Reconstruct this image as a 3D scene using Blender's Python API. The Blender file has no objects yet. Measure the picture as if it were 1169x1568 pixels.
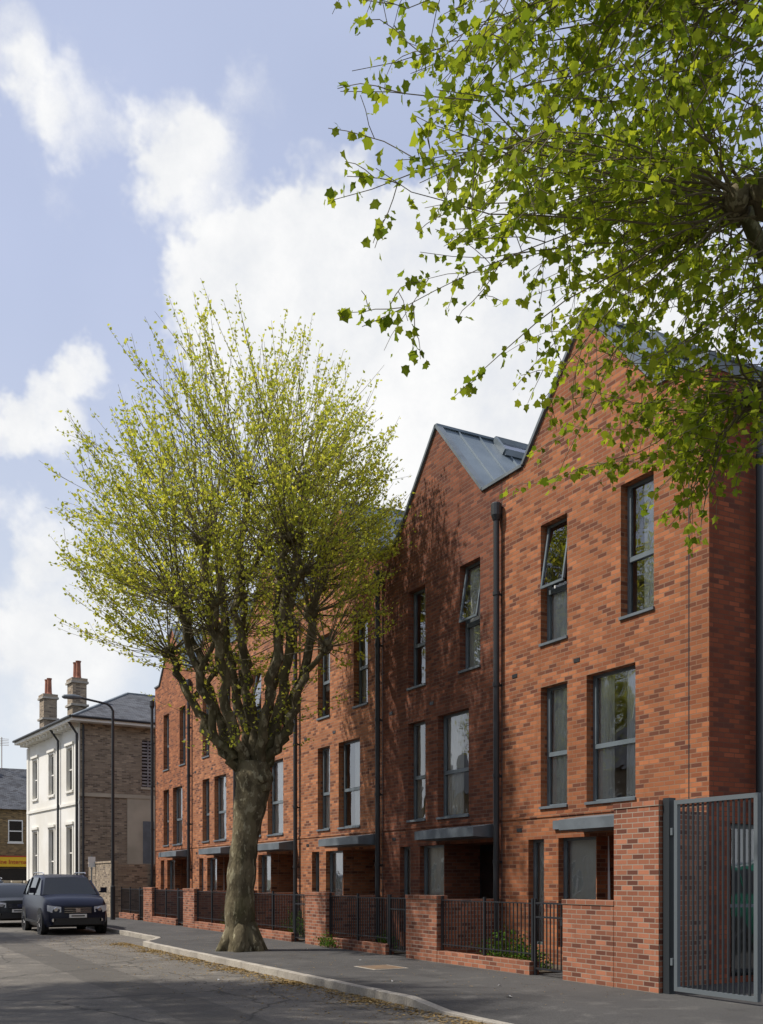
import bpy, math, random
import numpy as np
from mathutils import Vector, Matrix
random.seed(7)
R = np.random.RandomState(11)
D = bpy.data
scene = bpy.context.scene
col = scene.collection
YAW = math.radians(28.6)
CR = np.array([math.cos(YAW), -math.sin(YAW), 0.0])
CF = np.array([math.sin(YAW), math.cos(YAW), 0.0])

# ------------------------------------------------------------------ mesh helper
class MB:
    def __init__(s):
        s.v = []; s.f = []; s.m = []
    def quad(s, a, b, c, d, m=0):
        n = len(s.v); s.v += [tuple(a), tuple(b), tuple(c), tuple(d)]; s.f.append((n, n+1, n+2, n+3)); s.m.append(m)
    def poly(s, pts, m=0):
        n = len(s.v); s.v += [tuple(p) for p in pts]; s.f.append(tuple(range(n, n+len(pts)))); s.m.append(m)
    def box(s, x0, x1, y0, y1, z0, z1, m=0):
        n = len(s.v)
        s.v += [(x0,y0,z0),(x1,y0,z0),(x1,y1,z0),(x0,y1,z0),(x0,y0,z1),(x1,y0,z1),(x1,y1,z1),(x0,y1,z1)]
        for f in ((0,3,2,1),(4,5,6,7),(0,1,5,4),(1,2,6,5),(2,3,7,6),(3,0,4,7)):
            s.f.append(tuple(n+i for i in f)); s.m.append(m)
    def beam(s, p0, p1, w, h, m=0, up=(0,0,1)):
        p0 = Vector(p0); p1 = Vector(p1); d = (p1-p0).normalized()
        sd = d.cross(Vector(up)).normalized(); u = sd.cross(d).normalized()
        n = len(s.v)
        for p in (p0, p1):
            for a, b in ((-1,-1),(1,-1),(1,1),(-1,1)):
                s.v.append(tuple(p + sd*a*w/2 + u*b*h/2))
        for f in ((0,1,2,3),(7,6,5,4),(0,4,5,1),(1,5,6,2),(2,6,7,3),(3,7,4,0)):
            s.f.append(tuple(n+i for i in f)); s.m.append(m)
    def tube(s, pts, rads, k=6, m=0, cap=True):
        pts = [np.array(p, float) for p in pts]
        n0 = len(s.v); ref = np.array([0.31, 0.17, 0.93])
        for i, p in enumerate(pts):
            d = pts[min(i+1, len(pts)-1)] - pts[max(i-1, 0)]
            d = d/(np.linalg.norm(d)+1e-9)
            if abs(np.dot(d, ref)) > .97 and i == 0: ref = np.array([0.93, 0.17, .31])
            a = np.cross(d, ref); a /= (np.linalg.norm(a)+1e-9); b = np.cross(d, a)
            for j in range(k):
                t = 2*math.pi*j/k
                q = p + rads[i]*(math.cos(t)*a + math.sin(t)*b)
                s.v.append((q[0], q[1], q[2]))
        for i in range(len(pts)-1):
            for j in range(k):
                a0 = n0+i*k+j; a1 = n0+i*k+(j+1) % k
                s.f.append((a0, a1, a1+k, a0+k)); s.m.append(m)
        if cap:
            s.f.append(tuple(n0+j for j in range(k))[::-1]); s.m.append(m)
            s.f.append(tuple(n0+(len(pts)-1)*k+j for j in range(k))); s.m.append(m)
    def obj(s, name, parent, mats, smooth=False, bevel=0):
        me = D.meshes.new(name); me.from_pydata(s.v, [], s.f); me.update()
        for mt in mats: me.materials.append(mt)
        me.polygons.foreach_set('material_index', s.m)
        if smooth: me.polygons.foreach_set('use_smooth', [True]*len(me.polygons))
        o = D.objects.new(name, me); col.objects.link(o)
        if parent: o.parent = parent
        if bevel:
            b = o.modifiers.new('bevel', 'BEVEL'); b.width = bevel; b.segments = 2; b.limit_method = 'ANGLE'
        return o

def empty(name, loc=(0,0,0), rz=0):
    o = D.objects.new(name, None); o.location = loc; o.rotation_euler[2] = rz; o.empty_display_size = .3
    col.objects.link(o); return o

# ------------------------------------------------------------------ materials
def mat(name, color=(.5,.5,.5), rough=.6, metal=0.0, spec=None):
    m = D.materials.new(name); m.use_nodes = True
    b = m.node_tree.nodes['Principled BSDF']
    b.inputs['Base Color'].default_value = (*color, 1); b.inputs['Roughness'].default_value = rough
    b.inputs['Metallic'].default_value = metal
    if spec is not None: b.inputs['Specular IOR Level'].default_value = spec
    return m
class NT:
    def __init__(s, nt): s.nt = nt
    def n(s, t, **k):
        x = s.nt.nodes.new(t)
        for a, b in k.items(): setattr(x, a, b)
        return x
    def l(s, a, b): s.nt.links.new(a, b)
    def math(s, op, a, b=None, clamp=False):
        x = s.n('ShaderNodeMath', operation=op); x.use_clamp = clamp
        for i, v in enumerate((a, b)):
            if v is None: continue
            if isinstance(v, (int, float)): x.inputs[i].default_value = v
            else: s.l(v, x.inputs[i])
        return x.outputs[0]
    def mix(s, fac, a, b, blend='MIX'):
        x = s.n('ShaderNodeMix', data_type='RGBA', blend_type=blend)
        for i, v in ((0, fac), (6, a), (7, b)):
            if isinstance(v, (int, float)): x.inputs[i].default_value = v
            elif isinstance(v, tuple): x.inputs[i].default_value = (*v, 1) if len(v) == 3 else v
            else: s.l(v, x.inputs[i])
        return x.outputs[2]
    def noise(s, vec, scale, detail=4, rough=.55, out=0):
        x = s.n('ShaderNodeTexNoise'); x.inputs['Scale'].default_value = scale
        x.inputs['Detail'].default_value = detail; x.inputs['Roughness'].default_value = rough
        if vec is not None: s.l(vec, x.inputs['Vector'])
        return x.outputs[out]
    def ramp(s, v, a, b, lo=0., hi=1., smooth=True):
        x = s.n('ShaderNodeMapRange'); x.interpolation_type = 'SMOOTHSTEP' if smooth else 'LINEAR'
        s.l(v, x.inputs[0])
        for i, q in enumerate((a, b, lo, hi)): x.inputs[i+1].default_value = q
        return x.outputs[0]

def noisy(name, c1, c2, scale, rough=.7, metal=0., bump=0., detail=4, lo=.35, hi=.65, fine=None):
    m = mat(name, c1, rough, metal); t = NT(m.node_tree); b = m.node_tree.nodes['Principled BSDF']
    g = t.n('ShaderNodeNewGeometry'); f = t.noise(g.outputs['Position'], scale, detail)
    c = t.mix(t.ramp(f, lo, hi), c1, c2)
    if fine:
        f2 = t.noise(g.outputs['Position'], fine, 3)
        c = t.mix(t.ramp(f2, .3, .7, .0, .55), c, tuple(x*.45 for x in c1))
    t.l(c, b.inputs['Base Color'])
    if bump:
        bp = t.n('ShaderNodeBump'); bp.inputs['Strength'].default_value = bump; bp.inputs['Distance'].default_value = .02
        t.l(t.noise(g.outputs['Position'], fine or scale*6, 3), bp.inputs['Height']); t.l(bp.outputs[0], b.inputs['Normal'])
    return m

def brick(name, c1, c2, mortar, dark=(.11,.042,.03), bw=.225, rh=.075, ms=.008, darkamt=.29, light=None):
    m = mat(name, c1, .9); nt = m.node_tree; t = NT(nt); b = nt.nodes['Principled BSDF']
    b.inputs['Specular IOR Level'].default_value = .2
    g = t.n('ShaderNodeNewGeometry'); sp = t.n('ShaderNodeSeparateXYZ'); t.l(g.outputs['Position'], sp.inputs[0])
    sn = t.n('ShaderNodeSeparateXYZ'); t.l(g.outputs['True Normal'], sn.inputs[0])
    gx = t.math('GREATER_THAN', t.math('ABSOLUTE', sn.outputs[0]), .5)
    gz = t.math('GREATER_THAN', t.math('ABSOLUTE', sn.outputs[2]), .5)
    u = t.math('ADD', t.math('MULTIPLY', gx, sp.outputs[1]), t.math('MULTIPLY', t.math('SUBTRACT', 1., gx), sp.outputs[0]))
    v = t.math('ADD', sp.outputs[2], t.math('MULTIPLY', gz, sp.outputs[1]))
    cb = t.n('ShaderNodeCombineXYZ'); t.l(u, cb.inputs[0]); t.l(v, cb.inputs[1])
    def br(a, c, mo, off=0):
        x = t.n('ShaderNodeTexBrick'); x.inputs['Scale'].default_value = 1; x.inputs['Brick Width'].default_value = bw
        x.inputs['Row Height'].default_value = rh; x.inputs['Mortar Size'].default_value = ms; x.inputs['Mortar Smooth'].default_value = .15
        x.inputs['Color1'].default_value = (*a, 1); x.inputs['Color2'].default_value = (*c, 1); x.inputs['Mortar'].default_value = (*mo, 1)
        x.offset = .5
        if off:
            ad = t.n('ShaderNodeVectorMath', operation='ADD'); t.l(cb.outputs[0], ad.inputs[0]); ad.inputs[1].default_value = (bw*off, rh*off*2, 0); t.l(ad.outputs[0], x.inputs['Vector'])
        else: t.l(cb.outputs[0], x.inputs['Vector'])
        return x
    b1 = br(c1, c2, mortar)
    b2 = br((0,0,0), (1,1,1), (.5,.5,.5), 38)
    lt = light or tuple(min(1, x*1.45) for x in c1)
    c = t.mix(t.ramp(b2.outputs[0], .68, .92, 0, darkamt*3), b1.outputs[0], dark)
    c = t.mix(t.ramp(b2.outputs[0], .26, .05, 0, .6), c, lt)
    w = t.noise(g.outputs['Position'], .7, 5, .65)
    c = t.mix(t.ramp(w, .35, .72, .0, .34), c, tuple(x*.5 for x in c1))
    mp = t.n('ShaderNodeMapping'); t.l(g.outputs['Position'], mp.inputs[0]); mp.inputs['Scale'].default_value = (2.2,2.2,.22)
    c = t.mix(t.ramp(t.noise(mp.outputs[0], 1.6, 4, .6), .55, .75, 0, .3), c, tuple(x*.42 for x in c1))
    t.l(c, b.inputs['Base Color'])
    bp = t.n('ShaderNodeBump'); bp.inputs['Strength'].default_value = .5; bp.inputs['Distance'].default_value = .006; bp.invert = True
    t.l(b1.outputs['Fac'], bp.inputs['Height']); t.l(bp.outputs[0], b.inputs['Normal'])
    return m

M_or = brick('brick_red_orange', (.38,.142,.062), (.235,.078,.038), (.27,.17,.11))
M_or2 = brick('brick_orange_light', (.43,.175,.08), (.29,.108,.054), (.3,.2,.135))
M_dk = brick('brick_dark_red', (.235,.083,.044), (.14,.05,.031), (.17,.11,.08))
M_side = brick('brick_deep_red', (.29,.078,.036), (.18,.046,.024), (.13,.065,.042))
M_wall = brick('brick_boundary', (.36,.145,.082), (.24,.088,.052), (.34,.27,.21))
M_tan = brick('brick_stock', (.36,.285,.20), (.26,.2,.14), (.32,.28,.23), dark=(.13,.10,.075))
M_yel = brick('brick_yellow', (.30,.2,.09), (.2,.14,.07), (.25,.2,.13), dark=(.1,.07,.04))
M_zinc = noisy('zinc', (.125,.16,.19), (.18,.22,.25), .8, .55, .15)
M_lead = noisy('lead_flashing', (.11,.13,.145), (.155,.18,.20), 2., .55, .15)
M_frame = noisy('window_frame_grey', (.12,.145,.16), (.15,.18,.2), 3., .4)
M_pipe = mat('downpipe_dark', (.025,.027,.03), .45)
M_rail = mat('railing_black_paint', (.022,.024,.028), .42)
M_gate = mat('gate_dark_metal', (.025,.03,.034), .5)
M_gatef = mat('gate_grey_frame', (.12,.14,.152), .5)
M_door = noisy('door_dark', (.02,.022,.026), (.03,.032,.036), 2, .35)
M_in = noisy('interior_plaster', (.4,.38,.34), (.45,.42,.38), 1., .9)
M_curt = noisy('curtain_cloth', (.9,.9,.88), (.82,.82,.8), 3., .9)
M_whitep = noisy('white_paint', (.82,.80,.74), (.74,.71,.63), .6, .85)
M_cream = noisy('cream_render', (.52,.46,.35), (.42,.37,.28), .8, .9)
M_slate = brick('slate_tiles', (.085,.09,.10), (.13,.135,.145), (.04,.04,.045), dark=(.06,.06,.065), bw=.3, rh=.2, ms=.01)
M_terra = noisy('terracotta', (.34,.13,.07), (.22,.08,.05), 4, .8)
M_stone = noisy('kerb_stone', (.46,.42,.35), (.32,.29,.245), 1.6, .85, bump=.3, fine=30)
M_black = mat('black_plastic', (.015,.015,.016), .5)
M_chrome = mat('chrome', (.7,.7,.72), .15, 1.)
M_tyre = mat('tyre_rubber', (.02,.02,.02), .85)
M_yellow = mat('sign_yellow', (.8,.5,.02), .5)
M_red = mat('sign_red', (.5,.02,.02), .5)
M_plate = mat('number_plate', (.75,.75,.72), .4)
M_soil = noisy('soil', (.06,.045,.03), (.1,.075,.05), 5, .95, bump=.6)

def glassmat():
    m = D.materials.new('window_glass'); m.use_nodes = True; nt = m.node_tree; nt.nodes.clear(); t = NT(nt)
    o = t.n('ShaderNodeOutputMaterial'); mx = t.n('ShaderNodeMixShader'); tr = t.n('ShaderNodeBsdfTransparent'); gl = t.n('ShaderNodeBsdfGlossy')
    tr.inputs[0].default_value = (.95,.98,.97,1); gl.inputs['Roughness'].default_value = .01; gl.inputs[0].default_value = (.97,.98,1,1)
    fr = t.n('ShaderNodeFresnel'); fr.inputs[0].default_value = 1.55
    g = t.n('ShaderNodeNewGeometry'); bp = t.n('ShaderNodeBump'); bp.inputs['Strength'].default_value = .16; bp.inputs['Distance'].default_value = .03
    t.l(t.noise(g.outputs['Position'], 2.4, 1), bp.inputs['Height']); t.l(bp.outputs[0], gl.inputs['Normal'])
    t.l(t.math('ADD', t.math('MULTIPLY', fr.outputs[0], 1.7), .08, True), mx.inputs[0]); t.l(tr.outputs[0], mx.inputs[1]); t.l(gl.outputs[0], mx.inputs[2]); t.l(mx.outputs[0], o.inputs[0])
    return m
M_glass = glassmat()
M_carglass = mat('car_glass', (.012,.014,.016), .05)

def asphalt(name, c1, c2, patch, crack=True):
    m = mat(name, c1, .88); t = NT(m.node_tree); b = m.node_tree.nodes['Principled BSDF']
    b.inputs['Specular IOR Level'].default_value = .3
    g = t.n('ShaderNodeNewGeometry'); P = g.outputs['Position']
    c = t.mix(t.ramp(t.noise(P, .35, 4, .6), .35, .66), c1, c2)
    c = t.mix(t.ramp(t.noise(P, 1.7, 5, .65), .52, .68, 0, .75), c, patch)
    c = t.mix(t.ramp(t.noise(P, .9, 5, .7), .56, .62, 0, .4), c, tuple(x*.5 for x in c1))
    c = t.mix(t.ramp(t.noise(P, 55, 2, .7), .3, .75, 0, .6), c, tuple(x*.4 for x in c1))
    c = t.mix(t.ramp(t.noise(P, 85, 1, .7), .6, .75, 0, .5), c, tuple(min(x*2.2,1) for x in c2))
    if crack:
        mp = t.n('ShaderNodeMapping'); t.l(P, mp.inputs[0]); mp.inputs['Scale'].default_value = (.5,.33,.5)
        v = t.n('ShaderNodeTexVoronoi', feature='DISTANCE_TO_EDGE'); v.inputs['Scale'].default_value = .9
        mxv = t.n('ShaderNodeMix', data_type='VECTOR'); mxv.inputs[0].default_value = .18
        t.l(mp.outputs[0], mxv.inputs[4]); t.l(t.noise(P, 1.3, 4, .6, out=1), mxv.inputs[5]); t.l(mxv.outputs[1], v.inputs['Vector'])
        c = t.mix(t.ramp(v.outputs['Distance'], .0, .012, .75, 0), c, tuple(x*.3 for x in c1))
        s3 = t.n('ShaderNodeSeparateXYZ'); t.l(P, s3.inputs[0])
        xx = t.math('ABSOLUTE', t.math('SUBTRACT', t.math('ADD', s3.outputs[0], t.math('MULTIPLY', t.noise(P, .5, 2), .25)), 4.2))
        c = t.mix(t.ramp(xx, .45, .5, .5, 0), c, tuple(x*.5 for x in c1))
    t.l(c, b.inputs['Base Color'])
    bp = t.n('ShaderNodeBump'); bp.inputs['Strength'].default_value = .5; bp.inputs['Distance'].default_value = .008
    t.l(t.noise(P, 70, 2), bp.inputs['Height']); t.l(bp.outputs[0], b.inputs['Normal'])
    return m
M_road = asphalt('road_asphalt', (.125,.115,.10), (.17,.155,.133), (.28,.25,.205))
M_pave = asphalt('pavement_asphalt', (.068,.066,.064), (.092,.089,.085), (.13,.124,.115), crack=False)
M_ground = noisy('ground_earth', (.07,.08,.04), (.1,.1,.06), .2, .95)

def leafmat(name, ca, cb, trans=.5, tint=(1.4,1.3,.65)):
    m = D.materials.new(name); m.use_nodes = True; nt = m.node_tree; nt.nodes.clear(); t = NT(nt)
    o = t.n('ShaderNodeOutputMaterial'); g = t.n('ShaderNodeNewGeometry')
    c = t.mix(g.outputs['Random Per Island'], ca, cb)
    df = t.n('ShaderNodeBsdfDiffuse')
    tr = t.n('ShaderNodeBsdfTranslucent'); t.l(c, df.inputs['Color'])
    br = t.mix(1., c, tint, 'MULTIPLY'); t.l(br, tr.inputs[0])
    mx = t.n('ShaderNodeMixShader'); mx.inputs[0].default_value = trans
    t.l(df.outputs[0], mx.inputs[1]); t.l(tr.outputs[0], mx.inputs[2]); t.l(mx.outputs[0], o.inputs[0]); return m
M_leafL = leafmat('young_leaf', (.56,.55,.12), (.36,.43,.06))
M_leafR = leafmat('plane_leaf', (.34,.40,.045), (.13,.20,.022), .5)
M_shrub = leafmat('shrub_leaf', (.10,.18,.03), (.06,.12,.02), .3)
M_lit = leafmat('dry_litter', (.36,.26,.12), (.18,.12,.055), .1)
def barkmat():
    m = mat('plane_bark', (.2,.18,.13), .9); t = NT(m.node_tree); b = m.node_tree.nodes['Principled BSDF']
    b.inputs['Specular IOR Level'].default_value = .2
    g = t.n('ShaderNodeNewGeometry'); mp = t.n('ShaderNodeMapping'); t.l(g.outputs['Position'], mp.inputs[0]); mp.inputs['Scale'].default_value = (1,1,.5)
    P = mp.outputs[0]
    c = t.mix(t.ramp(t.noise(P, 4.5, 5, .6), .44, .56), (.085,.07,.042), (.155,.13,.078))
    c = t.mix(t.ramp(t.noise(P, 8, 4, .6), .56, .62, 0, .7), c, (.32,.29,.19))
    c = t.mix(t.ramp(t.noise(P, 1.6, 3, .5), .45, .7, 0, .5), c, (.10,.10,.038))
    t.l(c, b.inputs['Base Color'])
    bp = t.n('ShaderNodeBump'); bp.inputs['Strength'].default_value = .9; bp.inputs['Distance'].default_value = .05
    t.l(t.noise(P, 8, 5), bp.inputs['Height']); t.l(bp.outputs[0], b.inputs['Normal']); return m
M_bark = barkmat()
M_twig = mat('twig_bark', (.16,.135,.085), .9, spec=.2)

# ------------------------------------------------------------------ ground, road, pavement
mb = MB(); mb.quad((-900,-900,-.17), (900,-900,-.17), (900,900,-.17), (-900,900,-.17)); mb.obj('ground', None, [M_ground])
mb = MB(); mb.quad((-2.0,-60,-.12), (60,-60,-.12), (60,200,-.12), (-2.0,200,-.12)); mb.obj('road', None, [M_road])
def kx(y):
    if y < 25.0: return 6.7
    if y < 26.6: return 6.7+.85*(y-25.0)/1.6
    return 7.55
def sm(a, b, x):
    t = min(1, max(0, (x-a)/(b-a))); return t*t*(3-2*t)
def drop(x, y):
    ry = 1-sm(10.6, 11.6, y); rx = 1-sm(0, 1.1, x-kx(y)-.15)
    return -.09*ry*rx
ys = [-60, -20, 0, 4, 7, 9, 10, 10.6, 10.8, 11.0, 11.2, 11.4, 11.6, 12, 14, 18, 22, 25.0, 26.6, 30, 40, 50, 72]
offs = [0, .25, .5, .75, 1.1, 2.0, 3.4, 12, 60]
mb = MB()
for j in range(len(ys)-1):
    for i in range(len(offs)-1):
        q = []
        for (a, b_) in ((i,j),(i+1,j),(i+1,j+1),(i,j+1)):
            x = kx(ys[b_])+.15+offs[a]; q.append((x, ys[b_], drop(x, ys[b_])))
        mb.quad(*q)
mb.obj('pavement', None, [M_pave])
mb = MB(); y = -10.0
while y < 70:
    L = .9 if not (24.9 < y < 26.6) else .45
    y1 = y+L-.008; n = len(mb.v)
    for yy in (y, y1):
        k = kx(yy); dz = -.09*(1-sm(10.6, 11.6, yy))+random.uniform(-.004,.004)
        mb.v += [(k, yy, -.16), (k+.01, yy, dz+.0), (k+.03, yy, dz+.006), (k+.148, yy, dz+.004), (k+.148, yy, -.16)]
    for i in range(4): mb.f.append((n+i, n+i+1, n+i+6, n+i+5)); mb.m.append(0)
    mb.f.append((n,n+1,n+2,n+3,n+4)); mb.m.append(0); mb.f.append((n+9,n+8,n+7,n+6,n+5)); mb.m.append(0)
    y += L
mb.obj('kerb', None, [M_stone])
mb = MB(); mb.box(-12, -2.15, -60, 200, -.16, 0); mb.obj('pavement', None, [M_pave])
mb = MB()
for i in range(70): mb.box(-2.15, -2.0, -10+i*.91, -10+i*.91+.9, -.16, .006)
mb.obj('kerb', None, [M_stone])
mb = MB()
def litter(mb, n, fx, fy, z, s0, s1, m=0):
    for i in range(n):
        x = fx(); yv = fy(); s = random.uniform(s0, s1); a = random.uniform(0, 6.28); zz = z(x, yv)+random.uniform(.003,.012)
        c, d = math.cos(a)*s, math.sin(a)*s
        mb.quad((x-c,yv-d,zz),(x+d*.5,yv-c*.5,zz+s*.3),(x+c,yv+d,zz),(x-d*.5,yv+c*.5,zz+.002), m)
def clumpy():
    y = random.uniform(8, 27); return y+.5*math.sin(y*2.3)
litter(mb, 7500, lambda: 6.68-abs(random.gauss(0, .24)), clumpy, lambda a,b: -.12, .012, .04)
litter(mb, 2400, lambda: 6.7-abs(random.gauss(0, 1.1)), lambda: random.uniform(8, 30), lambda a,b: -.12, .008, .028)
litter(mb, 900, lambda: random.uniform(6.9, 9.95), lambda: random.uniform(10, 30), lambda a,b: drop(a,b), .006, .02)
mb.obj('leaf_litter', None, [M_lit])
mb = MB()
for (x, yv, s) in ((7.9,10.9,.05),(7.5,13.4,.035),(7.2,12.6,.03),(8.6,12.1,.03),(5.6,16,.04),(8.9,17.2,.04),(9.2,20.4,.04)):
    a = random.uniform(0,3); c, d = math.cos(a)*s, math.sin(a)*s; z = drop(x,yv)+.01 if x > 6.8 else -.11
    mb.poly([(x-c,yv-d,z),(x+d*.8,yv-c*.8,z+.012),(x+c*1.2,yv+d,z),(x+c*.2-d*.7,yv+c*.7,z+.02)])
mb.obj('paper_litter', None, [M_plate])
mb = MB(); mb.box(8.2, 8.9, 15.3, 16.1, -.02, .005, 0); mb.box(8.25, 8.85, 15.35, 16.05, 0, .009, 1); mb.obj('inspection_cover', None, [M_stone, noisy('rusty_cover', (.2,.13,.07), (.14,.1,.07), 6, .7)])

# ------------------------------------------------------------------ terrace
XF = 11.5; PITCH = 4.94; B0 = 11.15; ZE = 9.5; ZA = 11.5
def wall_grid(mb, X, y0, y1, z0, z1, ops, m=0):
    cy = sorted(set([y0, y1]+[v for o in ops for v in o[:2]])); cz = sorted(set([z0, z1]+[v for o in ops for v in o[2:4]]))
    for a, b in zip(cy, cy[1:]):
        for c, d in zip(cz, cz[1:]):
            my, mz = (a+b)/2, (c+d)/2
            if any(o[0] < my < o[1] and o[2] < mz < o[3] for o in ops): continue
            mb.quad((X,a,c),(X,a,d),(X,b,d),(X,b,c), m)
def reveal(mb, X, y0, y1, z0, z1, dp, m=0):
    X2 = X+dp
    mb.quad((X,y0,z0),(X2,y0,z0),(X2,y0,z1),(X,y0,z1), m); mb.quad((X,y1,z0),(X,y1,z1),(X2,y1,z1),(X2,y1,z0), m)
    mb.quad((X,y0,z1),(X2,y0,z1),(X2,y1,z1),(X,y1,z1), m); mb.quad((X,y0,z0),(X,y1,z0),(X2,y1,z0),(X2,y0,z0), m)
def curtain(mb, X, y0, y1, z0, z1, m=0, amp=.022):
    n = 30; pts = [(X+amp*math.sin(i*1.25+random.uniform(-.3,.3)), y0+(y1-y0)*i/n) for i in range(n+1)]
    gath = random.uniform(-.06,.06)
    for a, b in zip(pts, pts[1:]): mb.quad((a[0],a[1]+gath,z0),(a[0],a[1],z1),(b[0],b[1],z1),(b[0],b[1]+gath,z0), m)
def window(fr, gl, X, y0, y1, z0, z1, transom=True, tilt=0.):
    t = .055
    fr.box(X, X+.07, y0, y0+t, z0, z1); fr.box(X, X+.07, y1-t, y1, z0, z1)
    fr.box(X+.001, X+.069, y0+t, y1-t, z1-t, z1); fr.box(X+.001, X+.069, y0+t, y1-t, z0, z0+t)
    if transom:
        zt = z0+(z1-z0)*.44
        fr.box(X-.008, X+.068, y0+t, y1-t, zt-.04, zt+.04)
        gl.quad((X+.035,y0+t,z0+t),(X+.035,y0+t,zt-.04),(X+.035,y1-t,zt-.04),(X+.035,y1-t,z0+t))
        s = .035
        if tilt:
            zb = zt+.05; H = z1-t-zb; dx = -math.sin(tilt)*H; dz = H*math.cos(tilt)
            top = z1-t; A = (X, top); B = (X+dx, top-dz)
            fr.beam((A[0],y0+t+.02,A[1]),(B[0],y0+t+.02,B[1]), .045,.04, up=(0,1,0)); fr.beam((A[0],y1-t-.02,A[1]),(B[0],y1-t-.02,B[1]), .045,.04, up=(0,1,0))
            fr.beam((B[0],y0+t,B[1]),(B[0],y1-t,B[1]), .045,.045)
            gl.quad((B[0],y0+t,B[1]),(A[0],y0+t,A[1]),(A[0],y1-t,A[1]),(B[0],y1-t,B[1]))
        else:
            fr.box(X-.012, X+.04, y0+t, y0+t+s, zt+.04, z1-t); fr.box(X-.012, X+.04, y1-t-s, y1-t, zt+.04, z1-t)
            gl.quad((X+.02,y0+t+s,zt+.04),(X+.02,y0+t+s,z1-t),(X+.02,y1-t-s,z1-t),(X+.02,y1-t-s,zt+.04))
    else:
        gl.quad((X+.035,y0+t,z0+t),(X+.035,y0+t,z1-t),(X+.035,y1-t,z1-t),(X+.035,y1-t,z0+t))
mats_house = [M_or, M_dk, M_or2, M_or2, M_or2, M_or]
def terrace_house(i):
    b = B0+PITCH*i; e = b+PITCH; H = empty('terraced_brick_house')
    W = MB(); FR = MB(); GL = MB(); CU = MB(); LD = MB(); RF = MB(); IN = MB(); DR = MB(); PP = MB()
    ys0 = 10.77 if i == 0 else b
    w2a = (b+.78, b+1.55, 5.97, 8.2); w2b = (b+2.95, b+3.72, 5.97, 8.2)
    w1a = (b+1.2, b+2.42, 2.93, 5.17); w1b = (b+2.95, b+3.72, 2.93, 5.17)
    g1 = (b+2.17, b+3.2, .35, 2.34); g2 = (b+3.62, b+4.1, .35, 2.34); rc = (b+.26, b+2.15, 0., 2.34)
    ops = [w2a, w2b, w1a, w1b, g1, g2, rc]
    wall_grid(W, XF, ys0, e, 0, ZE, ops)
    W.poly([(XF,b+.70,ZE),(XF,b+2.47,ZA),(XF,b+4.24,ZE)])
    for o in ops[:6]: reveal(W, XF, *o, .2)
    reveal(W, XF, *rc, .95)
    for k, o in enumerate(ops[:6]):
        tr = k < 4
        window(FR, GL, XF+.15 if k < 4 else XF+.12, *o, transom=tr, tilt=(.16 if (k, i) in ((1,0),(0,1),(1,3)) else 0))
        if k < 4: LD.box(XF-.035, XF+.15, o[0]-.02, o[1]+.02, o[2]-.035, o[2]+.012)
    W.box(XF-.018, XF+.01, ys0 if i else 10.752, e-.006, 2.74, 2.80)
    for a, c in ((b+.22, b+2.5),):
        LD.poly([(XF,a,2.70),(XF,c,2.70),(XF-.55,c,2.62),(XF-.55,a,2.62)]); LD.poly([(XF-.55,a,2.62),(XF-.55,c,2.62),(XF-.55,c,2.44),(XF-.55,a,2.44)])
        LD.poly([(XF,a,2.42),(XF-.55,a,2.44),(XF-.55,c,2.44),(XF,c,2.42)]); LD.poly([(XF,a,2.7),(XF-.55,a,2.62),(XF-.55,a,2.44),(XF,a,2.42)]); LD.poly([(XF,c,2.7),(XF,c,2.42),(XF-.55,c,2.44),(XF-.55,c,2.62)])
    LD.box(XF-.05, XF-.002, b+2.51, b+3.3, 2.5, 2.66)
    xb = XF+.95
    DR.box(xb-.06, xb, b+.5, b+1.42, .08, 2.2, 0); DR.box(xb-.075, xb-.06, b+.62, b+1.3, 1.25, 2.05, 0); DR.box(xb-.075, xb-.06, b+.62, b+1.3, .25, 1.1, 0)
    DR.box(xb-.11, xb-.075, b+1.24, b+1.28, .95, 1.25, 1); DR.box(xb-.02, xb, b+.26, b+.5, 0, 2.34, 0); DR.box(xb-.02, xb, b+1.42, b+2.15, 0, 2.34, 0)
    GL.quad((xb-.03,b+1.5,.6),(xb-.03,b+1.5,2.2),(xb-.03,b+2.08,2.2),(xb-.03,b+2.08,.6))
    DR.box(xb-.025, xb-.0205, b+.75, b+1.15, 1.35, 1.4, 1)
    IN.quad((XF+2.6,b,0),(XF+2.6,b,ZE),(XF+2.6,e,ZE),(XF+2.6,e,0))
    for z in (2.6, 5.6, 8.6): IN.box(XF+.02, XF+2.6, b+.01, e-.01, z, z+.12, 0)
    IN.box(XF+.3, XF+2.6, b+2.6, b+2.68, 2.9, 5.5, 0)
    def cur(o, kind):
        xc = XF+.245; y0, y1, z0, z1 = o; w = y1-y0
        if kind == 'full': curtain(CU, xc, y0-.05, y1+.05, z0-.05, z1+.1)
        if kind == 'sides': curtain(CU, xc, y0-.08, y0+.36*w, z0-.05, z1+.1); curtain(CU, xc, y1-.36*w, y1+.08, z0-.05, z1+.1)
        if kind == 'right': curtain(CU, xc, y0-.08, y0+.6*w, z0-.05, z1+.1)
        if kind == 'left': curtain(CU, xc, y1-.55*w, y1+.08, z0-.05, z1+.1)
        if kind == 'blind': curtain(CU, xc, y0-.05, y1+.05, z0+(z1-z0)*.35, z1+.1, amp=.004)
        if kind == 'low': curtain(CU, xc, y0-.05, y1+.05, z0-.05, z0+(z1-z0)*.5)
    plans = [['right','low','sides','full','blind','full'], ['left','right','left','sides','full','full'], ['full','blind','right','full','full','sides'], ['sides','none','full','right','full','none']]
    for o, kd in zip(ops[:6], plans[i % 4]): cur(o, kd)
    rnd = random.Random(i*5+3)
    yl, ym, yr = b+.70, b+2.47, b+4.24; XR = 20.
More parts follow.
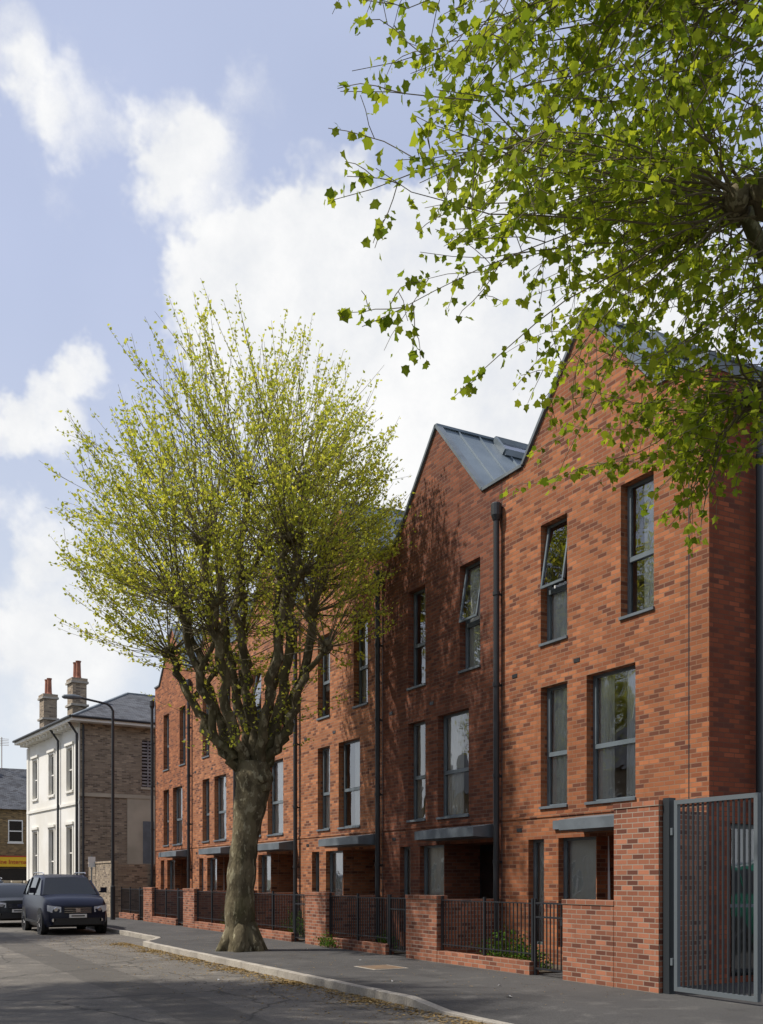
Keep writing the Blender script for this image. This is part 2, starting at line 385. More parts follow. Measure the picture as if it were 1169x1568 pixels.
    RF.poly([(XF-.03,yl,ZE+.03),(XR,yl,ZE+.03),(XR,ym,ZA+.03),(XF-.03,ym,ZA+.03)]); RF.poly([(XF-.03,ym,ZA+.03),(XR,ym,ZA+.03),(XR,yr,ZE+.03),(XF-.03,yr,ZE+.03)])
    RF.poly([(XF,ys0,ZE-.02),(XR,ys0,ZE-.02),(XR,yl,ZE-.02),(XF,yl,ZE-.02)]); RF.poly([(XF,yr,ZE-.02),(XR,yr,ZE-.02),(XR,e,ZE-.02),(XF,e,ZE-.02)])
    x = XF+.55
    while x < XR:
        RF.beam((x,yl,ZE+.05),(x,ym,ZA+.05), .025,.05); RF.beam((x,yr,ZE+.05),(x,ym,ZA+.05), .025,.05); x += .55
    RF.beam((XF-.03,ym,ZA+.06),(XR,ym,ZA+.06), .10,.05)
    LD.beam((XF+.03,yl-.02,ZE+.045),(XF+.03,ym,ZA+.06), .16,.06); LD.beam((XF+.03,yr+.02,ZE+.045),(XF+.03,ym,ZA+.06), .16,.06)
    LD.box(XF-.045, XF+.16, ys0-(.03 if i == 0 else 0), yl-.03, ZE, ZE+.06); LD.box(XF-.045, XF+.16, yr+.03, e, ZE, ZE+.06)
    def sl(x, f, h): return (x, yl+(ym-yl)*f, ZE+.03+(ZA-ZE)*f+h)
    for xa in (13.0, 14.6):
        a1, a2, a3, a4 = sl(xa,.74,.10), sl(xa+1.5,.74,.10), sl(xa+1.5,.95,.10), sl(xa,.95,.10)
        for p, q in ((a1,a2),(a2,a3),(a3,a4),(a4,a1)): FR.beam(p, q, .07, .14)
        GL.poly([a1,a2,a3,a4])
    W.quad((XR,ys0,0),(XR,e,0),(XR,e,ZE),(XR,ys0,ZE)); W.poly([(XR,yl,ZE),(XR,yr,ZE),(XR,ym,ZA)])
    if i == 5:
        W.quad((XF,e,0),(XF,e,ZE),(XR,e,ZE),(XR,e,0))
    def pipe(P, yp):
        xp = XF-.12
        P.tube([(xp,yp,.02),(xp,yp,8.75)], [.058]*2, 12); P.tube([(xp,yp,8.68),(xp,yp,8.78),(xp,yp,9.0),(xp,yp,9.02)], [.07,.105,.105,.09], 12)
        for z in (1.9, 3.6, 5.4, 7.2): P.tube([(xp,yp,z),(xp,yp,z+.07)], [.072]*2, 12); P.box(xp, XF, yp-.02, yp+.02, z+.01, z+.05)
    pipe(PP, e+.04)
    if i == 0:
        SD = MB()
        cx = sorted([XF, XR, 11.95, 14.6])
        for a, c in zip(cx, cx[1:]):
            for z0, z1 in ((0,.1),(.1,2.45),(2.45,ZE)):
                if a == 11.95 and z0 == .1: continue
                SD.quad((a,10.77,z0),(c,10.77,z0),(c,10.77,z1),(a,10.77,z1))
        SD.quad((11.95,10.77,.1),(11.95,10.97,.1),(11.95,10.97,2.45),(11.95,10.77,2.45)); SD.quad((11.95,10.77,2.45),(11.95,10.97,2.45),(14.6,10.97,2.45),(14.6,10.77,2.45))
        for xa in (11.95, 12.8, 13.7, 14.54): FR.box(xa, xa+.06, 10.93, 10.99, .1, 2.45)
        FR.box(12.01,14.54,10.931,10.989,1.15,1.2); FR.box(12.01,14.54,10.931,10.989,2.38,2.45)
        GL.quad((12.0,10.96,.1),(14.55,10.96,.1),(14.55,10.96,2.4),(12.0,10.96,2.4))
        SD.obj('gable_end_wall', H, [M_side])
        LD.box(XF+.161, XR, 10.72, 10.95, ZE, ZE+.06); LD.box(XF-.02, XR, 10.75, 10.77, ZE-.18, ZE)
        LD.box(XF-.02, XF-.001, 10.77, 11.15, ZE-.12, ZE-.001)
        PP.tube([(12.45,10.65,.0),(12.45,10.65,9.0)], [.055]*2, 12); PP.box(12.3,12.6,10.52,10.769,8.75,9.15)
        PP.box(XF-.003, XF+.004, 11.165, 11.185, 0.02, ZE-.02)
    if i > 0: PP.box(XF-.003, XF+.004, b+.008, b+.022, .02, ZE-.02)
    for (yy, zz) in ((b+2.6,5.45),(b+4.3,2.5),(b+4.45,5.5)): PP.box(XF-.01, XF+.02, yy, yy+.16, zz, zz+.07)
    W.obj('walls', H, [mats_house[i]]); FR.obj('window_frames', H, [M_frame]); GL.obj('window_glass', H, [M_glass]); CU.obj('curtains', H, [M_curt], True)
    LD.obj('lead_trim_and_canopy', H, [M_lead]); RF.obj('zinc_roof', H, [M_zinc]); IN.obj('rooms', H, [M_in]); DR.obj('front_door', H, [M_door, M_chrome]); PP.obj('downpipes', H, [M_pipe])
for i in range(6): terrace_house(i)

# ------------------------------------------------------------------ front boundary walls, railings and gates
XW = 10.0
def coping(mb, x0, x1, y0, y1, z): mb.box(x0-.012, x1+.012, y0-.012, y1+.012, z, z+.075, 0)
for i in range(6):
    b = B0+PITCH*i; w = MB()
    pa, pb = (b+.05, b+1.22)
    w.box(XW, XW+.225, pa, pb, -.02, 1.2); coping(w, XW, XW+.225, pa, pb, 1.2)
    if i > 0: w.box(XW+.226, XF-.02, b+.05, b+.27, -.02, 1.2)
    ra = b+2.1; rb = b+PITCH+.045
    w.box(XW+.01, XW+.215, ra, rb, -.02, .22)
    w.obj('garden_wall', None, [M_wall])
    r = MB()
    ya = ra+.03; yb = rb-.03; x = XW+.11
    for z in (.34, 1.18): r.box(x-.02, x+.02, ya, yb, z, z+.018)
    n = int((yb-ya)/.105)
    for k in range(n+1):
        yy = ya+(yb-ya)*k/n; r.box(x-.008, x+.008, yy-.008, yy+.008, .3, 1.19)
    for yy in (ya, ya+(yb-ya)*.5, yb): r.box(x-.022, x+.022, yy-.022, yy+.022, .221, 1.27)
    r.obj('garden_railings', None, [M_rail])
    g = MB(); ga = b+1.26; gb = b+2.08
    for yy in (ga, gb-.04): g.box(x-.02, x+.02, yy, yy+.04, .0, 1.27)
    for z in (.1, .95, 1.18): g.box(x-.015, x+.015, ga+.04, gb-.04, z, z+.03)
    for k in range(1, 8):
        yy = ga+.04+(gb-ga-.08)*k/8; g.box(x-.008, x+.008, yy-.008, yy+.008, .131, 1.18)
    g.box(x-.04, x+.03, ga+.06, ga+.12, .85, .94)
    g.obj('garden_gate', None, [M_rail])
w = MB(); w.box(XW, XW+.33, 10.28, 11.19, -.02, 2.62); coping(w, XW, XW+.33, 10.28, 11.19, 2.62); w.box(XW+.331, XF-.02, 10.8, 11.02, -.02, 2.6); w.obj('brick_pier_wall', None, [M_wall])
g = MB(); x = XW+.12
g.box(x-.06, x+.06, 10.14, 10.26, -.05, 2.72, 0); g.box(x-.06, x+.06, 5.1, 5.22, -.05, 2.72, 0)
for (ya, yb) in ((8.66, 10.08), (7.1, 8.58), (5.28, 7.02)):
    for yy in (ya, yb-.06): g.box(x-.03, x+.03, yy, yy+.06, .05, 2.68, 1)
    for z in (.05, 2.62): g.box(x-.029, x+.029, ya+.06, yb-.06, z, z+.06, 1)
    n = int((yb-ya-.12)/.085)
    for k in range(1, n):
        yy = ya+.06+(yb-ya-.12)*k/n; g.box(x-.012, x+.012, yy-.012, yy+.012, .11, 2.62, 0)
g.box(x-.05, x+.05, 10.09, 10.13, .4, .5, 1); g.box(x-.05, x+.05, 10.09, 10.13, 2.2, 2.3, 1)
g.obj('driveway_gate', None, [M_gate, M_gatef])

# ------------------------------------------------------------------ Victorian villa beyond the terrace
V = empty('white_rendered_house', (9.54, 46.1, 0), math.radians(5.3))
W = MB(); HX, HY, HZ = 11., 9.1, 8.75
wins = [(1.1,2.0,5.7,7.7),(4.1,5.0,5.7,7.7),(7.1,8.0,5.7,7.7),(1.1,2.0,1.6,4.0),(4.1,5.0,.9,4.0),(7.1,8.0,1.6,4.0)]
wall_grid(W, 0, 0, HY, 0, HZ, wins, 0)
for o in wins:
    reveal(W, 0, *o, .16, 0)
    W.box(-.09, .0-.001, o[0]-.18, o[1]+.18, o[3]+.12, o[3]+.24, 0); W.box(-.08, -.001, o[0]-.12, o[1]+.12, o[2]-.1, o[2], 0)
    W.box(-.035,-.001,o[0]-.14,o[0]-.002,o[2],o[3]+.12,0); W.box(-.035,-.001,o[1]+.002,o[1]+.14,o[2],o[3]+.12,0)
cxs = [0, 2.91, 3.52, HX]; czs = [0, 5.9, 8.1, HZ]
for a, c in zip(cxs, cxs[1:]):
    for z0, z1 in zip(czs, czs[1:]):
        if a == 2.91 and z0 == 5.9: continue
        W.quad((a,0,z0),(c,0,z0),(c,0,z1),(a,0,z1), 1)
W.quad((2.91,0,5.9),(2.91,.15,5.9),(2.91,.15,8.1),(2.91,0,8.1),1); W.quad((3.52,0,5.9),(3.52,0,8.1),(3.52,.15,8.1),(3.52,.15,5.9),1)
W.quad((HX,0,0),(HX,HY,0),(HX,HY,HZ),(HX,0,HZ), 1); W.quad((0,HY,0),(0,HY,HZ),(HX,HY,HZ),(HX,HY,0), 1)
W.box(-.04, HX, -.05, -.001, 5.35, 5.52, 2); W.box(2.2, HX, -.03, -.001, .9, 5.35, 2)
W.box(-.06, -.001, 0, HY, 5.0, 5.12, 0); W.box(-.05, -.001, -.0, HY, 0, .9, 2)
W.box(-.05,-.002,.0,.35,.9,HZ-.3,0); W.box(-.05,-.002,HY-.35,HY,.9,HZ-.3,0)
W.box(2.86,3.57,-.04,.02,5.8,5.9,2)
W.box(2.95,3.5,-.036,-.0301,2.3,4.3,3)
W.obj('walls', V, [M_whitep, M_tan, M_cream, M_frame])
f = MB(); g = MB()
for o in wins:
    y0,y1,z0,z1 = o; zm = (z0+z1)/2
    f.box(.1,.15,y0,y0+.06,z0,z1); f.box(.1,.15,y1-.06,y1,z0,z1); f.box(.101,.149,y0+.06,y1-.06,z1-.07,z1); f.box(.101,.149,y0+.06,y1-.06,z0,z0+.07); f.box(.095,.149,y0+.06,y1-.06,zm-.03,zm+.03)
    g.quad((.13,y0,z0),(.13,y0,z1),(.13,y1,z1),(.13,y1,z0))
f.obj('sash_frames', V, [M_whitep])
f = MB()
for k in range(14): f.box(2.93,3.5,.03,.06,5.95+k*.155,6.03+k*.155)
f.box(3.19,3.24,.0,.06,5.9,8.1); f.obj('shutter', V, [noisy('shutter_grey', (.3,.28,.27),(.22,.2,.2),3,.7)])
g.quad((2.91,.12,5.9),(3.52,.12,5.9),(3.52,.12,8.1),(2.91,.12,8.1)); g.obj('window_glass', V, [M_carglass])
Rf = MB(); o = .55; z = HZ+.12
rid0, rid1 = (3.8, HY/2, 11.1), (7.2, HY/2, 11.1)
c0, c1, c2, c3 = (-o,-o,z),(HX+o,-o,z),(HX+o,HY+o,z),(-o,HY+o,z)
Rf.poly([c0,c1,rid1,rid0],0); Rf.poly([c1,c2,rid1],0); Rf.poly([c2,c3,rid0,rid1],0); Rf.poly([c3,c0,rid0],0)
Rf.box(-o, HX+o, -o, HY+o, HZ-.06, z-.006, 1)
for p in (c0, c3): Rf.beam(p, rid0, .14, .08, 2)
for p in (c1, c2): Rf.beam(p, rid1, .14, .08, 2)
Rf.beam(rid0, rid1, .16, .1, 2)
for k in range(15): Rf.box(-.42, 0-.001, .2+k*.62, .3+k*.62, HZ-.24, HZ-.062, 1)
Rf.tube([(-o-.05,-o,z),(-o-.05,HY+o,z)], [.06,.06], 8, 3); Rf.tube([(-o,-o-.05,z),(HX+o,-o-.05,z)], [.06,.06], 8, 3)
Rf.obj('hipped_slate_roof', V, [M_slate, M_whitep, M_lead, M_pipe])
P = MB()
for yy in (.15, 3.1): P.tube([(-.11,yy,0),(-.11,yy,8.2),(-.5,yy,8.75)], [.055]*3, 8)
P.tube([(.12,-.1,0),(.12,-.1,8.6)], [.05]*2, 8)
P.obj('downpipes', V, [M_pipe])
for (cx_, cy_) in ((.8,3.1),(.8,8.1)):
    C = MB(); C.box(cx_-.34,cx_+.34,cy_-.42,cy_+.42,8.9,11.0,0); C.box(cx_-.42,cx_+.42,cy_-.5,cy_+.5,11.0,11.1,1); C.box(cx_-.38,cx_+.38,cy_-.46,cy_+.46,11.1,11.25,0); C.box(cx_-.43,cx_+.43,cy_-.51,cy_+.51,9.9,10.0,1)
    for dy in (-.22,.2): C.tube([(cx_,cy_+dy,11.25),(cx_,cy_+dy,11.35),(cx_,cy_+dy,12.0),(cx_,cy_+dy,12.1)], [.16,.13,.11,.14], 10, 2)
    C.obj('chimney_stack', V, [M_tan, M_stone, M_terra])
w = MB(); w.box(9.75, 9.97, 41.0, 45.3, -.02, 2.25, 0); w.box(9.72, 10.0, 40.98, 45.32, 2.25, 2.33, 0); w.box(9.98, 14, 41.0, 41.2, -.02, 2.2, 0); w.obj('boundary_wall', None, [M_tan])
w = MB(); w.box(7.9, 8.1, 46.3, 60, -.02, 1.0, 0); w.box(7.86, 8.14, 46.28, 60.02, 1.0, 1.08, 0); w.box(8.101, 9.4, 46.3, 46.5, -.02, 1.3, 0)
for yy in (46.1, 50, 54, 58): w.box(7.8, 8.2, yy, yy+.4, -.02, 1.4, 0); w.box(7.75, 8.25, yy-.05, yy+.45, 1.4, 1.5, 0)
w.obj('boundary_wall', None, [M_cream])

def simple_house(x0, x1, y0, y1, he, hr, wallm, name, roofm=M_slate):
    E = empty(name); w = MB(); w.box(x0,x1,y0,y1,-.1,he,0); w.obj('walls', E, [wallm])
    r = MB(); ymid = (y0+y1)/2
    r.poly([(x0-.2,y0-.3,he-.05),(x1+.2,y0-.3,he-.05),(x1+.2,ymid,hr),(x0-.2,ymid,hr)],0); r.poly([(x0-.2,y1+.3,he-.05),(x0-.2,ymid,hr),(x1+.2,ymid,hr),(x1+.2,y1+.3,he-.05)],0)
    r.poly([(x0,y0,he-.0),(x0,y1,he),(x0,ymid,hr-.06)],1); r.poly([(x1,y0,he),(x1,ymid,hr-.06),(x1,y1,he)],1)
    r.obj('pitched_roof', E, [roofm, wallm])
    f = MB(); g = MB()
    nx = max(1, int((x1-x0)/1.9))
    for k in range(nx):
        xc = x0+(x1-x0)*(k+.5)/nx; zz = 4.2
        f.box(xc-.55,xc+.55,y0-.04,y0-.002,zz-.1,zz,0)
        for (a,b_,c_,d_) in ((xc-.5,xc-.43,zz,zz+1.6),(xc+.43,xc+.5,zz,zz+1.6),(xc-.43,xc+.43,zz+1.52,zz+1.6),(xc-.43,xc+.43,zz+.76,zz+.84),(xc-.43,xc+.43,zz,zz+.07)): f.box(a,b_,y0-.03,y0-.002,c_,d_,0)
        g.quad((xc-.43,y0-.012,zz),(xc+.43,y0-.012,zz),(xc+.43,y0-.012,zz+1.6),(xc-.43,y0-.012,zz+1.6))
    f.obj('window_frames', E, [M_whitep]); g.obj('window_glass', E, [M_carglass])
    return E
E = simple_house(8.0, 22, 75, 83, 6.6, 9.9, M_yel, 'corner_shop')
w = MB(); w.box(8.6,9.3,78.5,79.3,8,11.0); w.box(14,14.8,78.5,79.3,8,11.2)
for xx in (8.8,9.1,14.2,14.6): w.tube([(xx,78.9,11),(xx,78.9,11.5)],[.12,.1],8)
w.tube([(10.6,78.9,9.5),(10.6,78.9,12.2)],[.03,.03],5)
for k in range(5): w.tube([(10.1,78.9,11.6+.12*k),(11.1,78.9,11.6+.12*k)],[.015,.015],4)
w.obj('chimney_stacks', E, [M_tan])
w = MB(); w.box(8.3,13.2,74.86,74.99,.0,.6,0); w.box(8.3,13.2,74.9,74.99,.6,2.3,1); w.obj('shopfront', E, [M_frame, M_carglass])
S = empty('shop_sign'); w = MB(); w.box(8.2,12.6,74.7,74.85,2.45,3.15,0); w.box(8.15,12.65,74.68,74.86,3.15,3.22,1); w.obj('fascia_board', S, [M_yellow, M_red])
cu = D.curves.new('sign_text','FONT'); cu.body = 'Food & Wine International'; cu.size = .42; cu.extrude = .01; cu.align_x = 'CENTER'; to = D.objects.new('lettering', cu); col.objects.link(to)
to.location = (10.35, 74.68, 2.66); to.rotation_euler = (math.pi/2,0,0); to.data.materials.append(M_red); to.parent = S
def opp_house(k):
    y0 = -14+k*6.0; E = empty('victorian_terraced_house'); w = MB(); x1 = -11.0; x0 = -19.
    w.box(x0,x1,y0,y0+5.99,-.1,7.2,0); w.obj('walls', E, [M_yel if k % 2 else M_tan])
    r = MB(); xm = (x0+x1)/2
    r.poly([(x1+.3,y0,7.1),(x1+.3,y0+6,7.1),(xm,y0+6,10.2),(xm,y0,10.2)]); r.poly([(x0-.3,y0,7.1),(xm,y0,10.2),(xm,y0+6,10.2),(x0-.3,y0+6,7.1)])
    r.box(xm-.4,xm+.4,y0-.5,y0+.5,8.5,11.3,1); r.obj('pitched_roof', E, [M_slate, M_tan])
    f = MB(); g = MB()
    for zz in (.9, 4.2):
        for yc in (1.6, 4.3):
            a = y0+yc-.5; b_ = y0+yc+.5
            f.box(x1+.002,x1+.06,a-.08,b_+.08,zz-.12,zz); f.box(x1+.002,x1+.05,a-.08,a,zz,zz+1.8); f.box(x1+.002,x1+.05,b_,b_+.08,zz,zz+1.8); f.box(x1+.002,x1+.05,a-.08,b_+.08,zz+1.8,zz+1.95); f.box(x1+.002,x1+.04,a,b_,zz+.86,zz+.92)
            g.quad((x1+.02,a,zz),(x1+.02,b_,zz),(x1+.02,b_,zz+1.8),(x1+.02,a,zz+1.8))
    f.obj('window_frames', E, [M_whitep]); g.obj('window_glass', E, [M_carglass])
for k in range(12): opp_house(k)

# ------------------------------------------------------------------ street lamps
def street_lamp(x, y, h, arm):
    E = empty('street_lamp'); w = MB()
    w.tube([(x,y,0),(x,y,1.3),(x,y,1.32),(x,y,h-.5),(x,y,h-.2)], [.095,.095,.065,.055,.05], 10)
    pts = [(x,y,h-.3)]+[(x-arm*(1-math.cos(t))*.28, y, h-.3+.35*math.sin(t)) for t in np.linspace(.3, 1.57, 5)]+[(x-arm*.95, y, h+.18)]
    w.tube(pts, [.045]*len(pts), 8); w.obj('column_and_arm', E, [M_pipe])
    l = MB(); xa = x-arm
    l.tube([(xa+.1,y,h+.18),(xa,y,h+.19),(xa-.25,y,h+.19),(xa-.55,y,h+.17),(xa-.62,y,h+.16)], [.05,.08,.10,.08,.03], 10, 0); l.obj('lantern_head', E, [M_gatef])
    return E
street_lamp(9.3, 38.9, 8.35, 1.3)
street_lamp(8.3, 69, 6.0, .7)
E = empty('parking_sign'); w = MB(); w.tube([(9.6,44.,0),(9.6,44.,2.6)],[.03]*2,8,0); w.box(9.45,9.75,43.94,43.96,2.1,2.55,1); w.obj('post_and_plate', E, [M_gatef, M_plate])

# ------------------------------------------------------------------ cars
def car(name, x, y, paint, L=4.6, Wd=1.85, H=1.75, hood=1.12, suv=True, rz=0.):
    E = empty(name, (x, y, -.12 if rz == 0 else 0.), rz); hw = Wd/2; b = MB()
    st = [(0,.40,.78,.72),(.05,.30,.92,.86),(.28,.24,hood-.12,.95),(.6,.22,hood-.05,.98),(1.25,.22,hood+.02,1.),(2.4,.22,hood+.06,1.),(L-.9,.22,hood+.06,.99),(L-.25,.26,hood+.03,.95),(L-.05,.3,hood-.1,.9),(L,.42,hood-.25,.82)]
    def ring(zb, zt, k):
        w = hw*k; h = zt-zb
        pr = [(w*.90,zb),(w*.99,zb+h*.22),(w,zb+h*.55),(w*.97,zb+h*.82),(w*.90,zt-.01),(w*.55,zt+.025),(0,zt+.035)]
        return pr+[(-a,z) for a, z in pr[-2::-1]]
    rings = [[(a, yy, z) for a, z in ring(zb, zt, k)] for yy, zb, zt, k in st]
    def loft(mb, rings, mf, caps=(0,0)):
        n0 = len(mb.v); k = len(rings[0])
        for r in rings: mb.v += r
        for i in range(len(rings)-1):
            for j in range(k-1): mb.f.append((n0+i*k+j, n0+i*k+j+1, n0+(i+1)*k+j+1, n0+(i+1)*k+j)); mb.m.append(mf(i, j))
            mb.f.append((n0+i*k+k-1, n0+i*k, n0+(i+1)*k, n0+(i+1)*k+k-1)); mb.m.append(mf(i, -1))
        mb.f.append(tuple(n0+j for j in range(k))[::-1]); mb.m.append(caps[0]); mb.f.append(tuple(n0+(len(rings)-1)*k+j for j in range(k))); mb.m.append(caps[1])
    loft(b, rings, lambda i, j: 1 if j == -1 else 0)
    o = b.obj('body', E, [paint, M_black], True); o.modifiers.new('es','EDGE_SPLIT').split_angle = math.radians(40)
    gh = MB(); gs = [(1.12,hood+.03,.84),(1.75,H-.10,.70),(2.2,H-.01,.70),(L-1.2,H,.70),(L-.45,H-.07,.68),(L-.14,hood+.05,.80)]
    def gring(zt, kt, base=False):
        wb = hw*.93; wt = hw*kt; zb = hood
        if base: return [(wb*.97,zb),(wb*.96,zb+.01),(wb*.9,zb+.02),(0,zb+.03),(-wb*.9,zb+.02),(-wb*.96,zb+.01),(-wb*.97,zb)]
        return [(wb,zb),(wt+.05,zt-.10),(wt-.04,zt-.01),(0,zt+.01),(-wt+.04,zt-.01),(-wt-.05,zt-.10),(-wb,zb)]
    grs = [[(a,yy,z) for a, z in gring(zt,k,base=(q in (0,5)))] for q, (yy,zt,k) in enumerate(gs)]
    loft(gh, grs, lambda i, j: (1 if (j in (0,5) or i in (0,4)) else 0), (0,0))
    o = gh.obj('cabin', E, [paint, M_carglass], True); o.modifiers.new('es','EDGE_SPLIT').split_angle = math.radians(25)
    d = MB()
    for s in (1,-1):
        for i in (0,2,3,4):
            p0 = grs[i][0 if s > 0 else 6]; p1 = grs[i][1 if s > 0 else 5]
            if i == 0: p0 = grs[0][0 if s > 0 else 6]; p1 = grs[1][1 if s > 0 else 5]
            d.beam(p0, p1, .06, .03, 0, up=(0,1,0))
        if suv: d.tube([(s*hw*.66,2.0,H+.0),(s*hw*.68,2.1,H+.05),(s*hw*.68,L-1.0,H+.05),(s*hw*.66,L-.8,H-.03)],[.018]*4,6,3)
        d.poly([(s*hw*.50,-.005,.70),(s*hw*.50,.0,.86),(s*hw*.80,.035,.90),(s*hw*.90,.10,.92),(s*hw*.90,.075,.74),(s*hw*.78,.02,.69)], 2)
        d.tube([(s*hw*.66,-.02,.785),(s*hw*.66,-.03,.785)],[.065,.055],12,3); d.tube([(s*hw*.72,.0,.46),(s*hw*.72,-.02,.46)],[.06,.05],12,3)
        x0, x1 = sorted((s*(hw+.03), s*(hw+.21))); d.box(x0, x1, 1.38, 1.5, hood+.07, hood+.24, 0)
        d.box(*sorted((s*(hw-.02), s*(hw+.04))), 1.42, 1.5, hood+.08, hood+.12, 1)
        d.box(*sorted((s*hw*.995, s*(hw+.012))), .9, L-1.0, .34, .42, 1)
    d.box(-hw*.42, hw*.42, -.035, .0, .66, .86, 1)
    for k in range(3): d.box(-hw*.40, hw*.40, -.045, -.036, .69+k*.06, .705+k*.06, 3)
    d.box(-.07,.07,-.06,-.046,.71,.82,3)
    d.box(-hw*.72, hw*.72, -.02, .03, .32, .52, 1); d.box(-.26,.26,-.055,-.036,.53,.64,4)
    d.box(-.2,.2,-.058,-.0555,.565,.605,1)
    d.box(-hw*.8, hw*.8, L-.02, L+.03, .4, .6, 1)
    d.box(-.6,.1,1.16,1.2,hood+.03,hood+.045,1)
    d.obj('trim', E, [paint, M_black, mat('lamp_lens', (.55,.57,.6), .1), M_chrome, M_plate])
    r = .37 if suv else .31
    for s in (1,-1):
        for yy in (.85, L-.9):
            w = MB(); xo = s*hw; xi = s*(hw-.24)
            w.tube([(xi,yy,r),(xi+s*.02,yy,r),(xo-s*.03,yy,r),(xo+s*.0,yy,r),(xo+s*.004,yy,r)],[r-.05,r,r,r-.03,r-.12],24,0)
            w.tube([(xo-s*.0,yy,r),(xo+s*.012,yy,r)],[r-.115,r-.13],20,1)
            for q in range(5):
                a = q*2*math.pi/5; w.beam((xo+s*.015,yy,r),(xo+s*.015,yy+math.cos(a)*(r-.13),r+math.sin(a)*(r-.13)),.05,.02,2,up=(1,0,0))
            w.tube([(xo-s*.1,yy,r+.01),(xo+s*.003,yy,r+.01)],[r+.07,r+.07],24,1)
            w.obj('wheel', E, [M_tyre, M_black, M_chrome])
    return E
P_navy = mat('paint_navy', (.007,.010,.026), .3, spec=.3); P_grey = mat('paint_dark_grey', (.022,.025,.03), .3, spec=.3); P_blue = mat('paint_blue', (.03,.09,.2), .3); P_green = mat('paint_green', (.0,.22,.13), .3)
car('parked_suv', 6.35, 31.0, P_navy, Wd=1.97, H=1.86, hood=1.2, L=4.7)
car('parked_car', 5.55, 36.9, P_grey, L=4.2, Wd=1.8, H=1.55, hood=1.0, suv=False)
car('parked_car', 5.9, 43.4, P_blue, L=4.3, Wd=1.78, H=1.5, hood=.96, suv=False)
car('parked_car', 6.3, 49.4, P_grey, L=4.5, Wd=1.8, H=1.7, hood=1.05)
car('parked_car', 20.5, 6.0, P_green, L=4.6, Wd=1.85, H=1.9, hood=1.25, rz=math.pi/2)

# ------------------------------------------------------------------ trees
def rnd_dir(zlo=-.2, zhi=1.):
    a = R.uniform(0, 2*math.pi); z = R.uniform(zlo, zhi); r = math.sqrt(max(0, 1-z*z)); return np.array([r*math.cos(a), r*math.sin(a), z])
def norm(v): return v/(np.linalg.norm(v)+1e-9)
def shoot(mb, p, d, L, r0, up, segs, k=3, wob=.10, r1=.003):
    pts = [p.copy()]; dd = d.copy()
    for i in range(segs):
        dd = norm(dd+np.array([0,0,up/segs])+R.normal(0, wob, 3)*.5); pts.append(pts[-1]+dd*L/segs)
    rads = [r0+(r1-r0)*i/segs for i in range(segs+1)]
    mb.tube(pts, rads, k, 1, cap=False); return pts
def along(pts, f):
    x = f*(len(pts)-1); i = min(int(x), len(pts)-2); return pts[i]+(pts[i+1]-pts[i])*(x-i), norm(pts[i+1]-pts[i])
KITE = [(0,0),(.45,.38),(1,0),(.45,-.38)]
LOBE = [(0,.0),(.10,.30),(.06,.46),(.38,.40),(.62,.50),(.68,.28),(1.0,0),(.68,-.28),(.62,-.50),(.38,-.40),(.06,-.46),(.10,-.30)]
def leaves(name, parent, P, S, A, tmpl, material):
    P = np.array(P); S = np.array(S); A = np.array(A); n = len(P); T = np.array(tmpl); k = len(T)
    A = A/np.linalg.norm(A, axis=1, keepdims=True); Rn = R.normal(0, 1, (n,3)); B = np.cross(A, Rn); B /= np.linalg.norm(B, axis=1, keepdims=True); C = np.cross(A, B)
    fold = R.uniform(.05,.55,n); wd = R.uniform(.75,1.1,n)
    V = P[:,None,:]+S[:,None,None]*(T[None,:,0,None]*A[:,None,:]+T[None,:,1,None]*wd[:,None,None]*B[:,None,:]+(np.abs(T[:,1])[None,:,None]*fold[:,None,None]-(T[:,0]**2)[None,:,None]*.2)*C[:,None,:])
    me = D.meshes.new(name); me.vertices.add(n*k); me.vertices.foreach_set('co', V.reshape(-1)); me.loops.add(n*k); me.loops.foreach_set('vertex_index', np.arange(n*k, dtype=np.int32))
    me.polygons.add(n); me.polygons.foreach_set('loop_start', np.arange(0, n*k, k, dtype=np.int32)); me.polygons.foreach_set('loop_total', np.full(n, k, dtype=np.int32))
    me.update(calc_edges=True); me.validate(); me.materials.append(material)
    o = D.objects.new(name, me); col.objects.link(o); o.parent = parent; return o
def knob(mb, p, r):
    p = np.array(p, float)
    for _ in range(5):
        c = p+R.normal(0, r*.45, 3); d = rnd_dir(-1,1); mb.tube([c-d*r*.8, c-d*r*.4, c, c+d*r*.4, c+d*r*.8],[r*.3,r*.75,r*.85,r*.7,r*.25],7,0)
def bez(pts, n=8):
    pts = [np.array(p, float) for p in pts]; out = []
    for i in range(len(pts)-1):
        p0 = pts[max(i-1,0)]; p1 = pts[i]; p2 = pts[i+1]; p3 = pts[min(i+2,len(pts)-1)]
        for j in range(n):
            t = j/n; out.append(.5*((2*p1)+(-p0+p2)*t+(2*p0-5*p1+4*p2-p3)*t*t+(-p0+3*p1-3*p2+p3)*t**3))
    out.append(pts[-1]); return out

